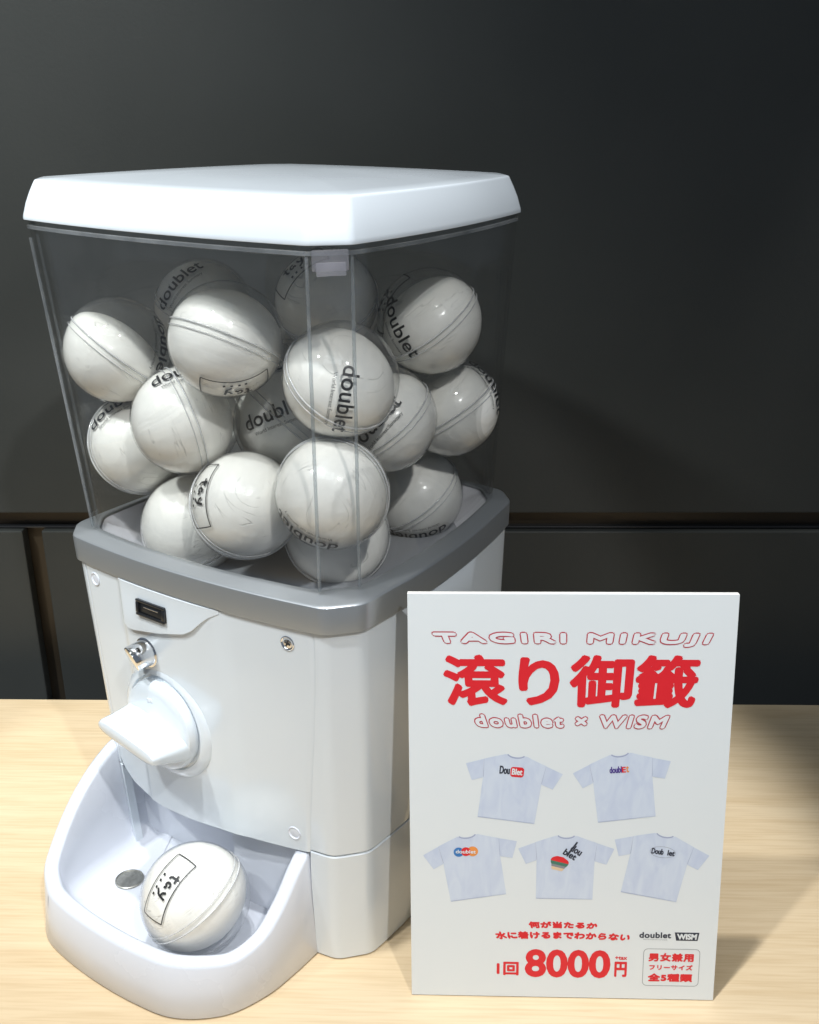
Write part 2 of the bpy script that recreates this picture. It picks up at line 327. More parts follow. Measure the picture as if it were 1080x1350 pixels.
# front panel, with a shallow raised middle zone
def front_w(u, z):                          # front surface at (u, z)
    a = abody(z); b = bw(a); t = min(1, max(0, (u + (a - CH)) / (2 * (a - CH)))); return -(b + SF * 4 * t * (1 - t))
def zone(u): return .0014 * smoothstep(-.0685, -.0655, u) * (1 - smoothstep(.026, .044, u))
PB = [(-.112, .1080), (-.105, .0940), (-.094, .0850), (-.075, .0800), (-.0557, .0789), (-.0228, .0813), (.0059, .0850), (.0463, .0885), (.0920, .0935)]
def panel_bottom(u):
    for (u0, z0), (u1, z1) in zip(PB, PB[1:]):
        if u <= u1:
            t = max(0, (u - u0) / (u1 - u0)); return z0 + (z1 - z0) * t
    return PB[-1][1]
def sheet(name, grid, thick, nrm=(0, 1, 0)):
    """a grid of points given a back face, thick metres behind it"""
    r, c = len(grid), len(grid[0]); v = [p for row in grid for p in row]; n = len(v)
    v += [(p[0] + nrm[0] * thick, p[1] + nrm[1] * thick, p[2] + nrm[2] * thick) for p in v[:n]]
    f = []
    for i in range(r - 1):
        for j in range(c - 1):
            q = (i * c + j, i * c + j + 1, (i + 1) * c + j + 1, (i + 1) * c + j); f.append(q); f.append(tuple(x + n for x in reversed(q)))
    bd = [(0, j) for j in range(c)] + [(i, c - 1) for i in range(1, r)] + [(r - 1, j) for j in range(c - 2, -1, -1)] + [(i, 0) for i in range(r - 2, 0, -1)]
    ids = [i * c + j for i, j in bd]
    for a, b in zip(ids, ids[1:] + ids[:1]): f.append((b, a, a + n, b + n))
    return fixn(mesh(name, v, f))
grid = []
NU, NZ = 90, 26
for i in range(NZ + 1):
    row = []
    for j in range(NU + 1):
        s = -1 + 2 * j / NU
        ub = -.111 + (.0905 + .111) * j / NU; zb = panel_bottom(ub); z = zb + (.2724 - zb) * i / NZ
        ul, ur = seam_l(z) + .0005, seam_r(z) - .0005; u = ul + (ur - ul) * j / NU
        inset = .0008 * max(0, 1 - (1 - abs(s)) * 60)
        row.append((u, front_w(u, z) - zone(u) + inset, z))
    grid.append(row)
panel = obj('front_panel', sheet('front_panel', grid, .0045), M['white'], mach, 35)

# coin plate: a visor pad that leans upwards
PL_ = [(-.0660, .2480), (-.0655, .2425), (-.0635, .2385), (-.0600, .2357), (-.0555, .2350), (-.0254, .2405), (.0005, .2470), (.0085, .2515), (.0179, .2601), (.0250, .2655), (.0340, .2700)]
def pad_low(u):
    for (u0, z0), (u1, z1) in zip(PL_, PL_[1:]):
        if u <= u1: return z0 + (z1 - z0) * max(0, (u - u0) / (u1 - u0))
    return PL_[-1][1]
grid = []
for i in range(13):
    row = []
    for j in range(61):
        u = -.0660 + (.034 + .0660) * j / 60; zl = pad_low(u); t = i / 12; z = zl + (.2726 - zl) * t
        off = (.0015 * (1 - smoothstep(0, .036, z - .2360)) + .0008) * (1 - smoothstep(.012, .034, u))
        off *= smoothstep(-.0662, -.0635, u) * .7 + .3
        row.append((u, front_w(u, z) - zone(u) - off - .0004, z))
    grid.append(row)
obj('coin_plate', sheet('coin_plate', grid, .006), M['white'], mach, 40)

def on_front(u, z, off=0., tilt=0.):
    """matrix at a point of the front, local -y pointing out"""
    e = 1e-3; du = (front_w(u + e, z) - front_w(u - e, z)) / (2 * e)
    return Matrix.Translation((u, front_w(u, z) - zone(u) - off, z)) @ Matrix.Rotation(math.atan(du), 4, 'Z') @ Matrix.Rotation(tilt, 4, 'X')
# coin slot
slot = obj('coin_slot', box('coin_slot', -.0150, .0150, -.0012, .004, -.0062, .0062, .0011), M['black'], mach, 35, on_front(-.0300, .2570, .0014, R(-4)))
fr = []
for x0, x1, z0, z1 in ((-.0150, .0150, .0042, .0062), (-.0150, .0150, -.0062, -.0042), (-.0150, -.0122, -.0041, .0041), (.0122, .0150, -.0041, .0041)):
    obj('bezel_bar', box('bezel_bar', x0, x1, -.0026, -.0010, z0, z1, .0006), M['black'], slot, 35)
obj('slot_lip', box('slot_lip', -.0075, .0075, -.0016, -.001, .0006, .0014, .0002), M['chrome'], slot, 35)
# coin return button
bt_m = lathe('return_button', [(.0116, 0), (.0116, .0010), (.0102, .0014), (.0100, .0180), (.0096, .0190), (.0088, .0195), (0, .0198)], 48)
for q in bt_m.vertices:                      # front cut back on the slant, visor above
    if q.co.y < -.012: q.co.y *= .76 + .24 * (q.co.z * .75 + q.co.x * .65) / .0100
btn = obj('return_button', bt_m, M['chrome'], mach, 35, on_front(-.0445, .2185, -.0004))
# knob
KU, KZ = -.0325, .1640
obj('knob_collar', lathe('knob_collar', [(.0460, -.002), (.0450, -.0004), (.0405, .0022), (.0382, .0024), (.0372, .0008), (.0, .0006)], 72), M['white'], mach, 30, on_front(KU, KZ, 0))
knob = obj('turning_knob', lathe('turning_knob', [(.0350, .0012), (.0356, .0030), (.0354, .0062), (.0340, .0088), (.0312, .0102), (.026, .0108), (0, .0110)], 72), M['white'], mach, 30, on_front(KU, KZ, 0) @ Matrix.Rotation(R(-9), 4, 'Y') @ Matrix.Translation((0, 0, 0)))
rings = []
for d, hl, hh, zc in ((.006, .0342, .0135, -.0050), (.0105, .0336, .0122, -.0046), (.016, .0328, .0108, -.0036), (.024, .0318, .0092, -.0018), (.032, .0310, .0076, .0002), (.0365, .0305, .0064, .0012), (.0388, .0294, .0050, .0016), (.0396, .0268, .0024, .0016)):
    ring = []
    for i in range(48):
        t = 2 * math.pi * i / 48; c, s = math.cos(t), math.sin(t); ex = .42
        ring.append((hl * math.copysign(abs(c) ** ex, c), -d, zc + hh * math.copysign(abs(s) ** .75, s)))
    rings.append(ring)
obj('grip', loft('grip', rings, True, True, True), M['white'], knob, 40, Matrix.Rotation(R(20), 4, 'Y'))
mk = obj('pointer_mark', box('pointer_mark', -.003, .003, -.0113, -.0100, .020, .0235, .0004), M['pale'], knob, 40)
# panel screws
for u, z, m in ((-.0985, .2620, 'white2'), (.0885, .2610, 'chrome'), (.0800, .1065, 'white2'), (-.1015, .1210, 'white2')):
    s = obj('screw', lathe('screw', [(.0052, -.001), (.0052, .0004), (.0047, .0007), (.0042, .0003), (.0038, -.0002), (.0022, .0001), (0, .0002)], 28), M[m], mach, 30, on_front(u, z, .0001))
    for q in ((0, 1) if m == 'chrome' else ()):
        obj('screw_slot', box('screw_slot', -.0024, .0024, -.0007, .0004, -.0005, .0005), M['black' if m == 'chrome' else 'core'], s, None, Matrix.Rotation(R(25 + 90 * q), 4, 'Y') @ Matrix.Translation((0, -.0001 * q, 0)))

# dispensing tray
TB = [(-.1215, -.0850), (-.1225, -.1080), (-.1222, -.1320), (-.1210, -.1670), (-.1135, -.1990), (-.0950, -.2170), (-.0719, -.2245), (-.0300, -.2285), (.0138, -.2275), (.0468, -.2212), (.0744, -.2000), (.0868, -.1712), (.0900, -.1450), (.0908, -.1160)]
def catmull(pts, m=7):
    o = []
    for i in range(len(pts) - 1):
        p0 = pts[max(0, i - 1)]; p1 = pts[i]; p2 = pts[i + 1]; p3 = pts[min(len(pts) - 1, i + 2)]
        for j in range(m):
            t = j / m
            o.append(tuple(.5 * (2 * p1[h] + (p2[h] - p0[h]) * t + (2 * p0[h] - 5 * p1[h] + 4 * p2[h] - p3[h]) * t * t + (3 * p1[h] - p0[h] - 3 * p2[h] + p3[h]) * t ** 3) for h in (0, 1)))
    o.append(pts[-1]); return o
tp = catmull(TB); NT = len(tp)
def nrm_in(i):
    a = tp[max(0, i - 1)]; b = tp[min(NT - 1, i + 1)]; dx, dy = b[0] - a[0], b[1] - a[1]; l = math.hypot(dx, dy); return (-dy / l, dx / l)
RL_ = [(-.240, .0425), (-.205, .0430), (-.193, .0520), (-.177, .0700), (-.155, .0895), (-.135, .1040), (-.112, .1130)]
RR_ = [(-.240, .0425), (-.190, .0430), (-.172, .0470), (-.156, .0570), (-.140, .0720), (-.128, .0880), (-.116, .0935)]
def rim_z(u, w):
    T = RL_ if u < 0 else RR_; acc = 0.
    for k in range(-3, 4):                   # averaged over 18 mm so that the sweep stays smooth
        x = min(T[-1][0], max(T[0][0], w + k * .003))
        for (w0, z0), (w1, z1) in zip(T, T[1:]):
            if x <= w1: acc += z0 + (z1 - z0) * (x - w0) / (w1 - w0); break
    return acc / 7
FZ = .0145
rings = []
for i in range(NT):
    nx, ny = nrm_in(i); u, w = tp[i]; z = rim_z(u, w); dr = .0015 + .0045 * smoothstep(.35, 1, abs(ny)) 
    def pt(off, zz): return (u + nx * off, w + ny * off, zz)
    th = .0118
    rings.append([pt(.010, .0006), pt(.0008, .0006), pt(0, .0016), pt(dr * .5, z * .5), pt(dr * .93, z - .0035), pt(dr + .0010, z - .0010), pt(dr + .0032, z), pt(dr + th - .0032, z + .0002), pt(dr + th - .0010, z - .0009),
                  pt(dr + th, z - .0036), pt(dr + th + .0015, z * .6 + .004), pt(dr + th + .0030, FZ + .012), pt(dr + th + .0060, FZ + .0048), pt(dr + th + .0115, FZ + .0012), pt(dr + th + .0180, FZ)])
tray_m = loft('dispensing_tray', rings, closed=False)
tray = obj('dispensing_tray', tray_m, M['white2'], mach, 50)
# a short dark scuff on the tray's outer wall
ri = min(range(NT), key=lambda i: abs(tp[i][0] + .088) + (1 if tp[i][1] > -.19 else 0)); a_, b_ = rings[ri][3], rings[ri][4]; nx, ny = nrm_in(ri)
def on_wall(t, s): return (a_[0] + (b_[0] - a_[0]) * t - nx * .0003 - ny * s, a_[1] + (b_[1] - a_[1]) * t - ny * .0003 + nx * s, a_[2] + (b_[2] - a_[2]) * t)
obj('scuff', fixn(mesh('scuff', [on_wall(.35, 0), on_wall(.62, -.0003), on_wall(.97, -.0004), on_wall(1.0, .0004), on_wall(.62, .0004)], [(0, 1, 2, 3, 4)])), M['grey'], tray)
# tray floor runs back into the chute, up to a stepped rear wall
fl = [r[-1] for r in rings]; inn = [r[-1] for r in rings]
back = [(.0640, -.1160), (-.0760, -.1130)]
loop = fl + [(x, y, FZ) for x, y in back]
bm = bmesh.new(); vs = [bm.verts.new(p) for p in loop]
es = [bm.edges.new((vs[i], vs[(i + 1) % len(vs)])) for i in range(len(vs))]
bmesh.ops.triangle_fill(bm, edges=es, use_beauty=True, use_dissolve=False)
bmesh.ops.recalc_face_normals(bm, faces=bm.faces)
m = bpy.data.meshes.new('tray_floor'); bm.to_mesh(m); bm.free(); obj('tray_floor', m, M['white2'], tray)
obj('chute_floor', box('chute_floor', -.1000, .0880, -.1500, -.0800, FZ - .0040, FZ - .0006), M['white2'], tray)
bp_ = [(.0886, -.1140), (.0105, -.1165), (.0085, -.0950), (-.0915, -.0930), (-.1170, -.1050)]
bl = []
for (x0, y0), (x1, y1) in zip(bp_, bp_[1:]):
    for k in range(4): bl.append((x0 + (x1 - x0) * k / 4, y0 + (y1 - y0) * k / 4))
bl.append(bp_[-1])
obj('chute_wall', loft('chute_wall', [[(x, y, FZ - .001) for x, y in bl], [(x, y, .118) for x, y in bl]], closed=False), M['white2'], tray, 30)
obj('base_plate', loft('base_plate', [[(p[0] * .985, p[1] * .985, .0005) for p in outl(abody(0), 0)], [(p[0] * .985, p[1] * .985, .0040) for p in outl(abody(0), 0)]], True, True, True), M['core'], mach)

# silver band
prof = [(.1280, .2733), (.1368, .2733), (.1373, .2738), (.1378, .2912), (.1376, .2924), (.1369, .2931), (.1358, .2935), (.1240, .2968), (.1235, .2964), (.1230, .2600)]
obj('silver_band', loft('silver_band', [outl(a, z) for a, z in prof]), M['silver'], mach, 35)
obj('hopper_floor', loft('hopper_floor', [outl(.1228, .2950), outl(.1224, .2930), outl(.1200, .2625, c=.066), [(p[0] * .5, p[1] * .5, .2608) for p in outl(.1200, 0, c=.066)]], True, False, True), M['floor'], mach, 30)

# clear hopper
LT = -.022                                   # the lid and the hopper's rim slope a little from side to side
def tiltz(ring, z): return [(p[0], p[1], p[2] + LT * p[0] * max(0, min(1, (p[2] - .40) / .1145))) for p in ring]
def aac(z): return .1267 + (.1388 - .1267) * (z - .298) / (.5145 - .298)
th = .0022
zs = [.2982, .34, .38, .42, .46, .5170]
rings = [tiltz(outl(aac(z), z, n=12), z) for z in zs] + [tiltz(outl(aac(z) - th, z, n=12, c=CH - .0006), z) for z in reversed(zs)]
rings.append(rings[0])
hop = obj('clear_hopper', loft('clear_hopper', rings), M['acrylic'], mach, 25)
rings = [tiltz(outl(a, z, n=12), z) for a, z in ((.1388, .5112), (.1399, .5117), (.1399, .5137), (.1391, .5142), (.1388, .5112))]
obj('hopper_flange', loft('hopper_flange', rings), M['rib'], hop, 25)
def corner(a, z, which, sx=1, out=0.):
    b = bw(a); p = [(a - CH, -b), (a, -b + CH)][which]; u = sx * p[0] * (1 - TP * (p[1] + b) / (2 * b)); return (u, p[1], z)
for sx in (1, -1):
    for which in (0, 1):
        rr = []
        for z in (.2985, .36, .43, .5083):
            x, y, _ = corner(aac(z), z, which, sx); o = .0011
            rr.append([(x + o * math.cos(t), y + o * math.sin(t), z) for t in [k * math.pi / 4 for k in range(8)]])
        obj('corner_rib', loft('corner_rib', rr, True, True, True), M['rib'], hop, 40)
c0 = Vector(corner(aac(.505), .505, 0)); c1 = Vector(corner(aac(.505), .505, 1)); mid = (c0 + c1) / 2; ang = math.atan2(c1.y - c0.y, c1.x - c0.x)
la = obj('latch', box('latch', -.0105, .0105, -.0032, .0, -.0045, .0072, .0008), M['latch'], hop, 35, Matrix.Translation(mid) @ Matrix.Rotation(ang, 4, 'Z') @ Matrix.Translation((0, -.0014, 0)))
obj('latch_tongue', box('latch_tongue', -.0085, .0085, -.0046, -.0033, -.0070, .0005, .0005), M['latch'], la, 35)

# lid
prof = [(.1330, .5172), (.1402, .5172), (.1408, .5175), (.1409, .5183), (.1406, .5205), (.1387, .5285), (.1364, .5355), (.1341, .5414), (.1337, .5423), (.1331, .5429), (.1318, .5433)]
rings = [outl(a, z, fil=.0034) for a, z in prof]
base = outl(.1318, 0, fil=.0034)
for k in range(1, 11):
    s = 1 - k / 10.5; rings.append([(p[0] * s, p[1] * s, .5433 + .0052 * (1 - s * s)) for p in base])
rings = [[(p[0], p[1], p[2] + LT * p[0]) for p in r] for r in rings]
obj('lid', loft('lid', rings, True, True, True), M['white'], mach, 22)

# ------------------------------------------------------------------ capsules
CR = .0370
def uvsphere(name, r, nu=56, nv=36, fn=None, v0=0., v1=1.):
    rings = []
    for i in range(nv + 1):
        la_ = math.pi * (-.5 + v0 + (v1 - v0) * i / nv); ring = []
        for j in range(nu):
            lo = 2 * math.pi * j / nu; p = Vector((math.cos(la_) * math.cos(lo), math.cos(la_) * math.sin(lo), math.sin(la_)))
            ring.append(tuple(fn(p) if fn else p * r))
        rings.append(ring)
    return loft(name, rings)
shell_mesh = uvsphere('capsule_shell', CR, 56, 36)
seam_mesh = torus('seam_ring', CR + .0001, .0006, 72, 8)
lip_mesh = torus('lip_ring', math.sqrt(CR ** 2 - .0042 ** 2) + .00005, .00035, 72, 6, z=-.0042)
def pack(seed, top):
    rnd = random.Random(seed); off = Vector((rnd.uniform(0, 50), rnd.uniform(0, 50), rnd.uniform(0, 50)))
    def fn(p):
        q = p * (CR - .0009)
        if q.z > 0: q.z *= top                                  # leaves the clear half partly empty
        n = noise.fractal(p * 2.1 + off, 1, 2, 4); k = noise.noise(Vector((p.x * 2, p.y * 2, p.z * 9)) + off)
        q *= 1 - .010 * abs(n) - .006 * abs(k)
        return q
    return uvsphere('packed_shirt', 1, 64, 44, fn)
packs = [pack(3, .86), pack(11, .74), pack(23, .50), pack(31, .95)]
def wrap(name, parts, mat):
    """flat outlines laid onto the capsule: x runs along the equator, y towards the pole"""
    bm = bmesh.new()
    for v, f in parts:
        q = [bm.verts.new((p[0], p[1], 0)) for p in v]
        for t in f:
            try: bm.faces.new([q[i] for i in t])
            except ValueError: pass
    for _ in range(3):
        lg = [e for e in bm.edges if e.calc_length() > .0022]
        if not lg: break
        bmesh.ops.subdivide_edges(bm, edges=lg, cuts=1); bmesh.ops.triangulate(bm, faces=bm.faces[:])
    rr = CR + .00022
    for q in bm.verts:
        lo, la_ = q.co.x / CR, q.co.y / CR
        q.co = Vector((math.cos(la_) * math.cos(lo), math.cos(la_) * math.sin(lo), math.sin(la_))) * rr
    m = bpy.data.meshes.new(name); bm.to_mesh(m); bm.free(); m.materials.append(mat); return m
def shift(t, x, y): return ([(p[0] + x, p[1] + y) for p in t[0]], t[1])
def strip(p, q, w):
    d = Vector((q[0] - p[0], q[1] - p[1])); l = d.length; d /= l; n = Vector((-d.y, d.x)) * w / 2; N_ = max(1, int(l / .002)); v = []
    for i in range(N_ + 1):
        c = Vector(p) + d * l * i / N_; v += [tuple(c + n), tuple(c - n)]
    return (v, [(2 * i, 2 * i + 1, 2 * i + 3, 2 * i + 2) for i in range(N_)])
tw = text('doublet', .0148, offset=.012, space=1.02); tl = text('World Interest Summary', .0036)
word_mesh = wrap('doublet_lettering', [shift(tw, -tw[2] / 2, -.003), shift(tl, -tl[2] / 2, -.0085)], M['ink'])
fx, fy = .0225, .0088
hand = []
def stroke(pts, w=.0015):
    for a, b in zip(pts, pts[1:]): hand.append(strip(a, b, w))
stroke([(-fx, -fy), (fx, -fy)], .0008); stroke([(fx, -fy), (fx, fy)], .0008); stroke([(fx, fy), (-fx, fy)], .0008); stroke([(-fx, fy), (-fx, -fy)], .0008)
for x in (-.0072, -.0030, .0018, .0064): hand.append(strip((x, -.0052), (x + .0016, -.0050), .0017))
for pl in ([(-.0080, .0076), (-.0078, .0012), (-.0060, .0002)], [(-.0106, .0052), (-.0050, .0056)], [(-.0008, .0040), (-.0030, .0044), (-.0042, .0022), (-.0026, .0004), (-.0006, .0022), (.0002, .0002)],
           [(.0026, .0044), (.0038, .0016), (.0062, .0012)], [(.0070, .0054), (.0056, -.0008), (.0024, -.0030)]):
    stroke(pl)
frame_mesh = wrap('drawn_label', hand, M['pen'])
CAPS = [
 ((-0.208, 0.7559, 0.4267), (0.634, 0.207, 0.745), ((0.946, -0.297, 0.128), (-0.01, -0.422, -0.907)), None, 2, 'white capsule against the hopper side wall, its clear half empty and lettering upside down'),
 ((-0.1178, 0.6889, 0.4461), (0.353, 0.337, 0.873), None, ((0.213, -0.647, -0.733), (-0.965, -0.254, -0.056)), 0, 'large white capsule high against the front pane with a drawn label frame on its underside'),
 ((-0.158, 0.8323, 0.4434), (0.4, -0.117, 0.909), ((-0.353, -0.694, 0.628), (0.672, 0.279, 0.686)), None, 3, 'shaded capsule half hidden behind the high capsule with the framed underside'),
 ((-0.0582, 0.7792, 0.4566), (-0.167, -0.587, 0.792), None, ((-0.496, -0.517, 0.697), (0.754, 0.141, 0.641)), 3, 'topmost shaded capsule in the middle of the pile, close under the lid'),
 ((-0.043, 0.6706, 0.4224), (0.511, -0.479, 0.714), ((0.091, -0.983, -0.161), (-0.213, 0.139, -0.967)), None, 1, 'capsule behind the hopper corner strip with doublet lettering running straight down'),
 ((0.0168, 0.759, 0.4432), (-0.589, -0.118, 0.8), ((-0.639, -0.769, 0.026), (0.367, -0.334, -0.868)), ((-0.851, -0.246, 0.464), (0.449, 0.119, 0.886)), 1, 'high capsule with slanting doublet lettering and grey clear half on the price board side'),
 ((-0.1555, 0.7190, 0.3846), (0.872, 0.435, 0.225), ((0.125, -0.29, 0.949), (0.912, 0.409, 0.004)), None, 0, 'white capsule at the front pane with lettering over its crown, below the framed one'),
 ((-0.1114, 0.8157, 0.3827), (0.36, 0.735, 0.575), ((0.421, -0.901, 0.109), (0.209, -0.021, -0.978)), None, 3, 'capsule in the middle of the pile seen between three front capsules, lettering running down'),
 ((-0.2024, 0.7668, 0.3534), (-0.533, 0.732, -0.426), ((-0.294, -0.389, 0.873), (0.83, 0.349, 0.435)), None, 3, 'small looking lettered capsule in the hopper corner above the coin slot end'),
 ((-0.0172, 0.7271, 0.3805), (-0.578, -0.167, 0.799), ((-0.129, -0.978, 0.166), (0.68, 0.035, 0.733)), None, 1, 'capsule with rising lettering wedged behind the corner strip capsule'),
 ((0.032, 0.7821, 0.3745), (-0.537, 0.019, 0.844), ((0.791, -0.304, 0.531), (0.479, -0.234, -0.846)), None, 1, 'capsule lying directly under the high capsule with slanting lettering'),
 ((-0.1138, 0.6916, 0.33), (-0.353, 0.728, -0.588), None, ((-0.724, -0.545, 0.423), (-0.106, -0.519, -0.848)), 3, 'plain white low capsule at the front pane with a drawn frame on its side'),
 ((-0.0504, 0.6596, 0.3496), (0.206, 0.978, -0.006), ((-0.478, -0.699, -0.532), (-0.846, 0.203, 0.493)), None, 3, 'creased white capsule low at the hopper corner, lettering on its underside'),
 ((0.005, 0.7988, 0.299), (-0.575, -0.148, 0.804), ((0.033, -0.764, -0.644), (-0.994, 0.041, -0.1)), None, 0, 'lowest capsule beside the bare white corner of the hopper floor'),
 ((-0.1615, 0.7386, 0.2988), (0.125, 0.614, -0.779), None, None, 3, 'plain capsule on the hopper floor half hidden by the low one with a drawn frame'),
 ((-0.0523, 0.7134, 0.2989), (0.176, -0.786, 0.593), None, None, 2, 'mostly clear capsule on the hopper floor under the creased corner capsule'),
 ((-0.1178, 0.8441, 0.3147), (0.609, -0.432, 0.666), None, None, 3, 'dim capsule deep inside the pile behind the front capsules'),
 ((-0.1590, 0.6235, 0.0540), (0.571, -0.042, -0.82), None, ((-0.397, -0.560, 0.727), (-0.500, -0.520, -0.690)), 0, 'dispensed capsule with handwritten framed label lying in the tray beside the coin'),
]
DEEP = ['shaded capsule on the hopper floor behind the mostly clear one', 'shaded capsule at the back wall of the hopper near its floor', 'shaded capsule with doublet lettering wedged in the heart of the pile', 'shaded capsule in the back corner halfway up the pile', 'shaded plain capsule behind the corner strip capsule', 'shaded lettered capsule at the back behind the topmost one']
for k, q in enumerate(((-0.0728, 0.7877, 0.2998), (-0.0433, 0.852, 0.3295), (-0.0888, 0.7464, 0.3737), (-0.0966, 0.888, 0.3805), (-0.0376, 0.8096, 0.3903), (-0.0586, 0.8622, 0.4381))):
    CAPS.append((q, (random.uniform(-1, 1), random.uniform(-1, .4), random.uniform(-1, 1)), ((-.1, -.9, .4), (.9, .1, .3)) if k in (2, 5) else None, None, (3, 0)[k % 2], DEEP[k]))
for i, (loc, ax, word, frm, pk, lab) in enumerate(CAPS):
    e = empty('capsule', loc); tag(e, lab, 'capsule', 'toy capsules packed with white shirts')
    e.scale = (1.065 if i == 17 else 1.028,) * 3
    q = Vector(ax).to_track_quat('Z', 'X').to_matrix().to_4x4() @ Matrix.Rotation(random.uniform(0, 6.28), 4, 'Z')
    obj('shell', shell_mesh, M['shell'], e, None, q)
    obj('seam_ring', seam_mesh, M['seam'], e, None, q)
    obj('lip_ring', lip_mesh, M['seam'], e, None, q)
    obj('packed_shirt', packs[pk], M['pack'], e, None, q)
    for wf, me, nm in ((word, word_mesh, 'lettering'), (frm, frame_mesh, 'drawn_label')):
        if wf:
            mm, t = Vector(wf[0]).normalized(), Vector(wf[1]); t = (t - mm * t.dot(mm)).normalized(); u = mm.cross(t)
            obj(nm, me, None, e, None, Matrix(((mm.x, t.x, u.x, 0), (mm.y, t.y, u.y, 0), (mm.z, t.z, u.z, 0), (0, 0, 0, 1))))
for me in [shell_mesh, seam_mesh, lip_mesh] + packs:
    me.polygons.foreach_set('use_smooth', [True] * len(me.polygons)); me.update()

# ------------------------------------------------------------------ coin in the tray
ca, sa = math.cos(-AL), math.sin(-AL)
def m2w(u, w, z): return (CX + u * ca - w * sa, CY + u * sa + w * ca, z)
coin = empty('coin', m2w(-.0745, -.1505, FZ + .0001), .6)
tag(coin, 'worn silver coloured coin lying on the white tray floor', 'coin')
obj('disc', lathe('disc', [(.0108, 0), (.0113, .0003), (.0113, .0014), (.0109, .0017), (.0102, .0017), (.0099, .0013), (0, .0013)], 48, 'z'), M['coin'], coin, 30)
v, f, w_, y0, y1 = text('100', .0085, offset=.02)
obj('numeral', mesh('numeral', [(p[0] - w_ / 2, p[1] - .003, .0016) for p in v], f), M['coin'], coin)
obj('milled_rim', torus('milled_rim', .0104, .0003, 48, 6, z=.0017), M['coin'], coin)

# ------------------------------------------------------------------ price board
BW, BH, BT, LEAN = .210, .297, .005, .115
board = empty('price_board', (.1010363, .5789984, 0), YAW)
tag(board, 'white price board with red Japanese lettering and five printed shirts', 'price board')
tilt = Matrix.Rotation(-LEAN, 4, 'X') @ Matrix.Translation((-BW / 2, 0, 0))      # local: x across, z up the board, front at y = 0
lift = .0006
bd = obj('board', box('board', 0, BW, .0006, BT, lift, BH, .0004, 2), M['edge'], board, 30, tilt)
obj('face_paper', box('face_paper', .0001, BW - .0001, 0, .0005, lift + .0001, BH - .0001), M['paper'], board, None, tilt)
obj('easel_leg', box('easel_leg', .070, .140, 0, .003, 0, .215, .0005), M['edge'], board, 30, Matrix.Translation((-BW / 2, .1075, .0006)) @ Matrix.Rotation(R(20), 4, 'X'))
_lay = [0]
def flat(name, parts, mat, parent=board, dy=None):
    """print laid on the board; parts in millimetres from the lower left corner"""
    if dy is None: dy = .00010
    v, f = [], []
    for pv, pf in parts:
        o = len(v); v += [(x / 1000, -dy, z / 1000) for x, z in pv]; f += [tuple(i + o for i in t) for t in pf]
    me = mesh(name, v, f)
    o = obj(name, me, mat, board if parent is board else parent, None, tilt if parent is board else None)
    return o
def fit(body, x0, x1, z0, z1, bold=0., fan=0., arc=0., space=1., offset=0., reps=8):
    """text stretched into a box (mm); bold in mm thickens, fan spreads the tops outwards, arc lowers the ends"""
    v, f, w, a, b = text(body, 1., 0, space, offset)
    ox0 = min(p[0] for p in v)
    q = [(x0 + bold + (p[0] - ox0) / (w - ox0) * (x1 - x0 - 2 * bold), z0 + bold + (p[1] - a) / (b - a) * (z1 - z0 - 2 * bold)) for p in v]
    out = []
    sh = [(0, 0)] + ([(bold * math.cos(2 * math.pi * k / reps), bold * math.sin(2 * math.pi * k / reps)) for k in range(reps)] if bold else [])
    xm, hw = (x0 + x1) / 2, (x1 - x0) / 2
    for dx, dz in sh:
        r = []
        for x, z in q:
            x += dx; z += dz; s = (x - xm) / hw; r.append((x + fan * s * (z - (z0 + z1) / 2), z - arc * s * s))
        out.append((r, f))
    return out
def layered(name, parts, mat, base=.00010, parent=board):
    v, f = [], []
    for k, (pv, pf) in enumerate(parts):
        o = len(v); v += [(x / 1000, -(base + k * .000006), z / 1000) for x, z in pv]; f += [tuple(i + o for i in t) for t in pf]
    return obj(name, mesh(name, v, f), mat, parent, None, tilt if parent is board else None)
def rrect(x0, x1, z0, z1, r, n=6):
    p = []
    for cx, cz, a0 in ((x1 - r, z1 - r, 0), (x0 + r, z1 - r, 90), (x0 + r, z0 + r, 180), (x1 - r, z0 + r, 270)):
        for k in range(n + 1): a = R(a0 + 90 * k / n); p.append((cx + r * math.cos(a), cz + r * math.sin(a)))
    return p
def poly(p): return (p, [tuple(range(len(p)))])
def ringp(po, pi):
    n = len(po); return (po + pi, [(i, (i + 1) % n, n + (i + 1) % n, n + i) for i in range(n)])
def disc(cx, cz, r, n=24): return poly([(cx + r * math.cos(2 * math.pi * k / n), cz + r * math.sin(2 * math.pi * k / n)) for k in range(n)])
def spin(parts, cx, cz, deg):
    c, s = math.cos(R(deg)), math.sin(R(deg)); return [([(cx + (x - cx) * c - (z - cz) * s, cz + (x - cx) * s + (z - cz) * c) for x, z in v], f) for v, f in parts]
# headings
def outlined(name, body, x0, x1, z0, z1, fan, b_out, b_in):
    layered(name, fit(body, x0, x1, z0, z1, b_out, fan, space=1.22), M['darkred'], .00008)
    layered(name, fit(body, x0 + b_out - b_in, x1 - b_out + b_in, z0 + b_out - b_in, z1 - b_out + b_in, b_in, fan, space=1.22), M['pale'], .00018)
outlined('outlined_heading', 'TAGIRI MIKUJI', 16.8, 193.8, 261.1, 271.7, .42, 1.45, .68)
layered('red_heading', fit('滾り御籤', 23.1, 187.2, 219.4, 256.2, 1.28, .10, 0, .98), M['red'])
outlined('outlined_subheading', 'doublet × WISM', 42.7, 169.1, 204.4, 215.1, .38, 1.30, .56)
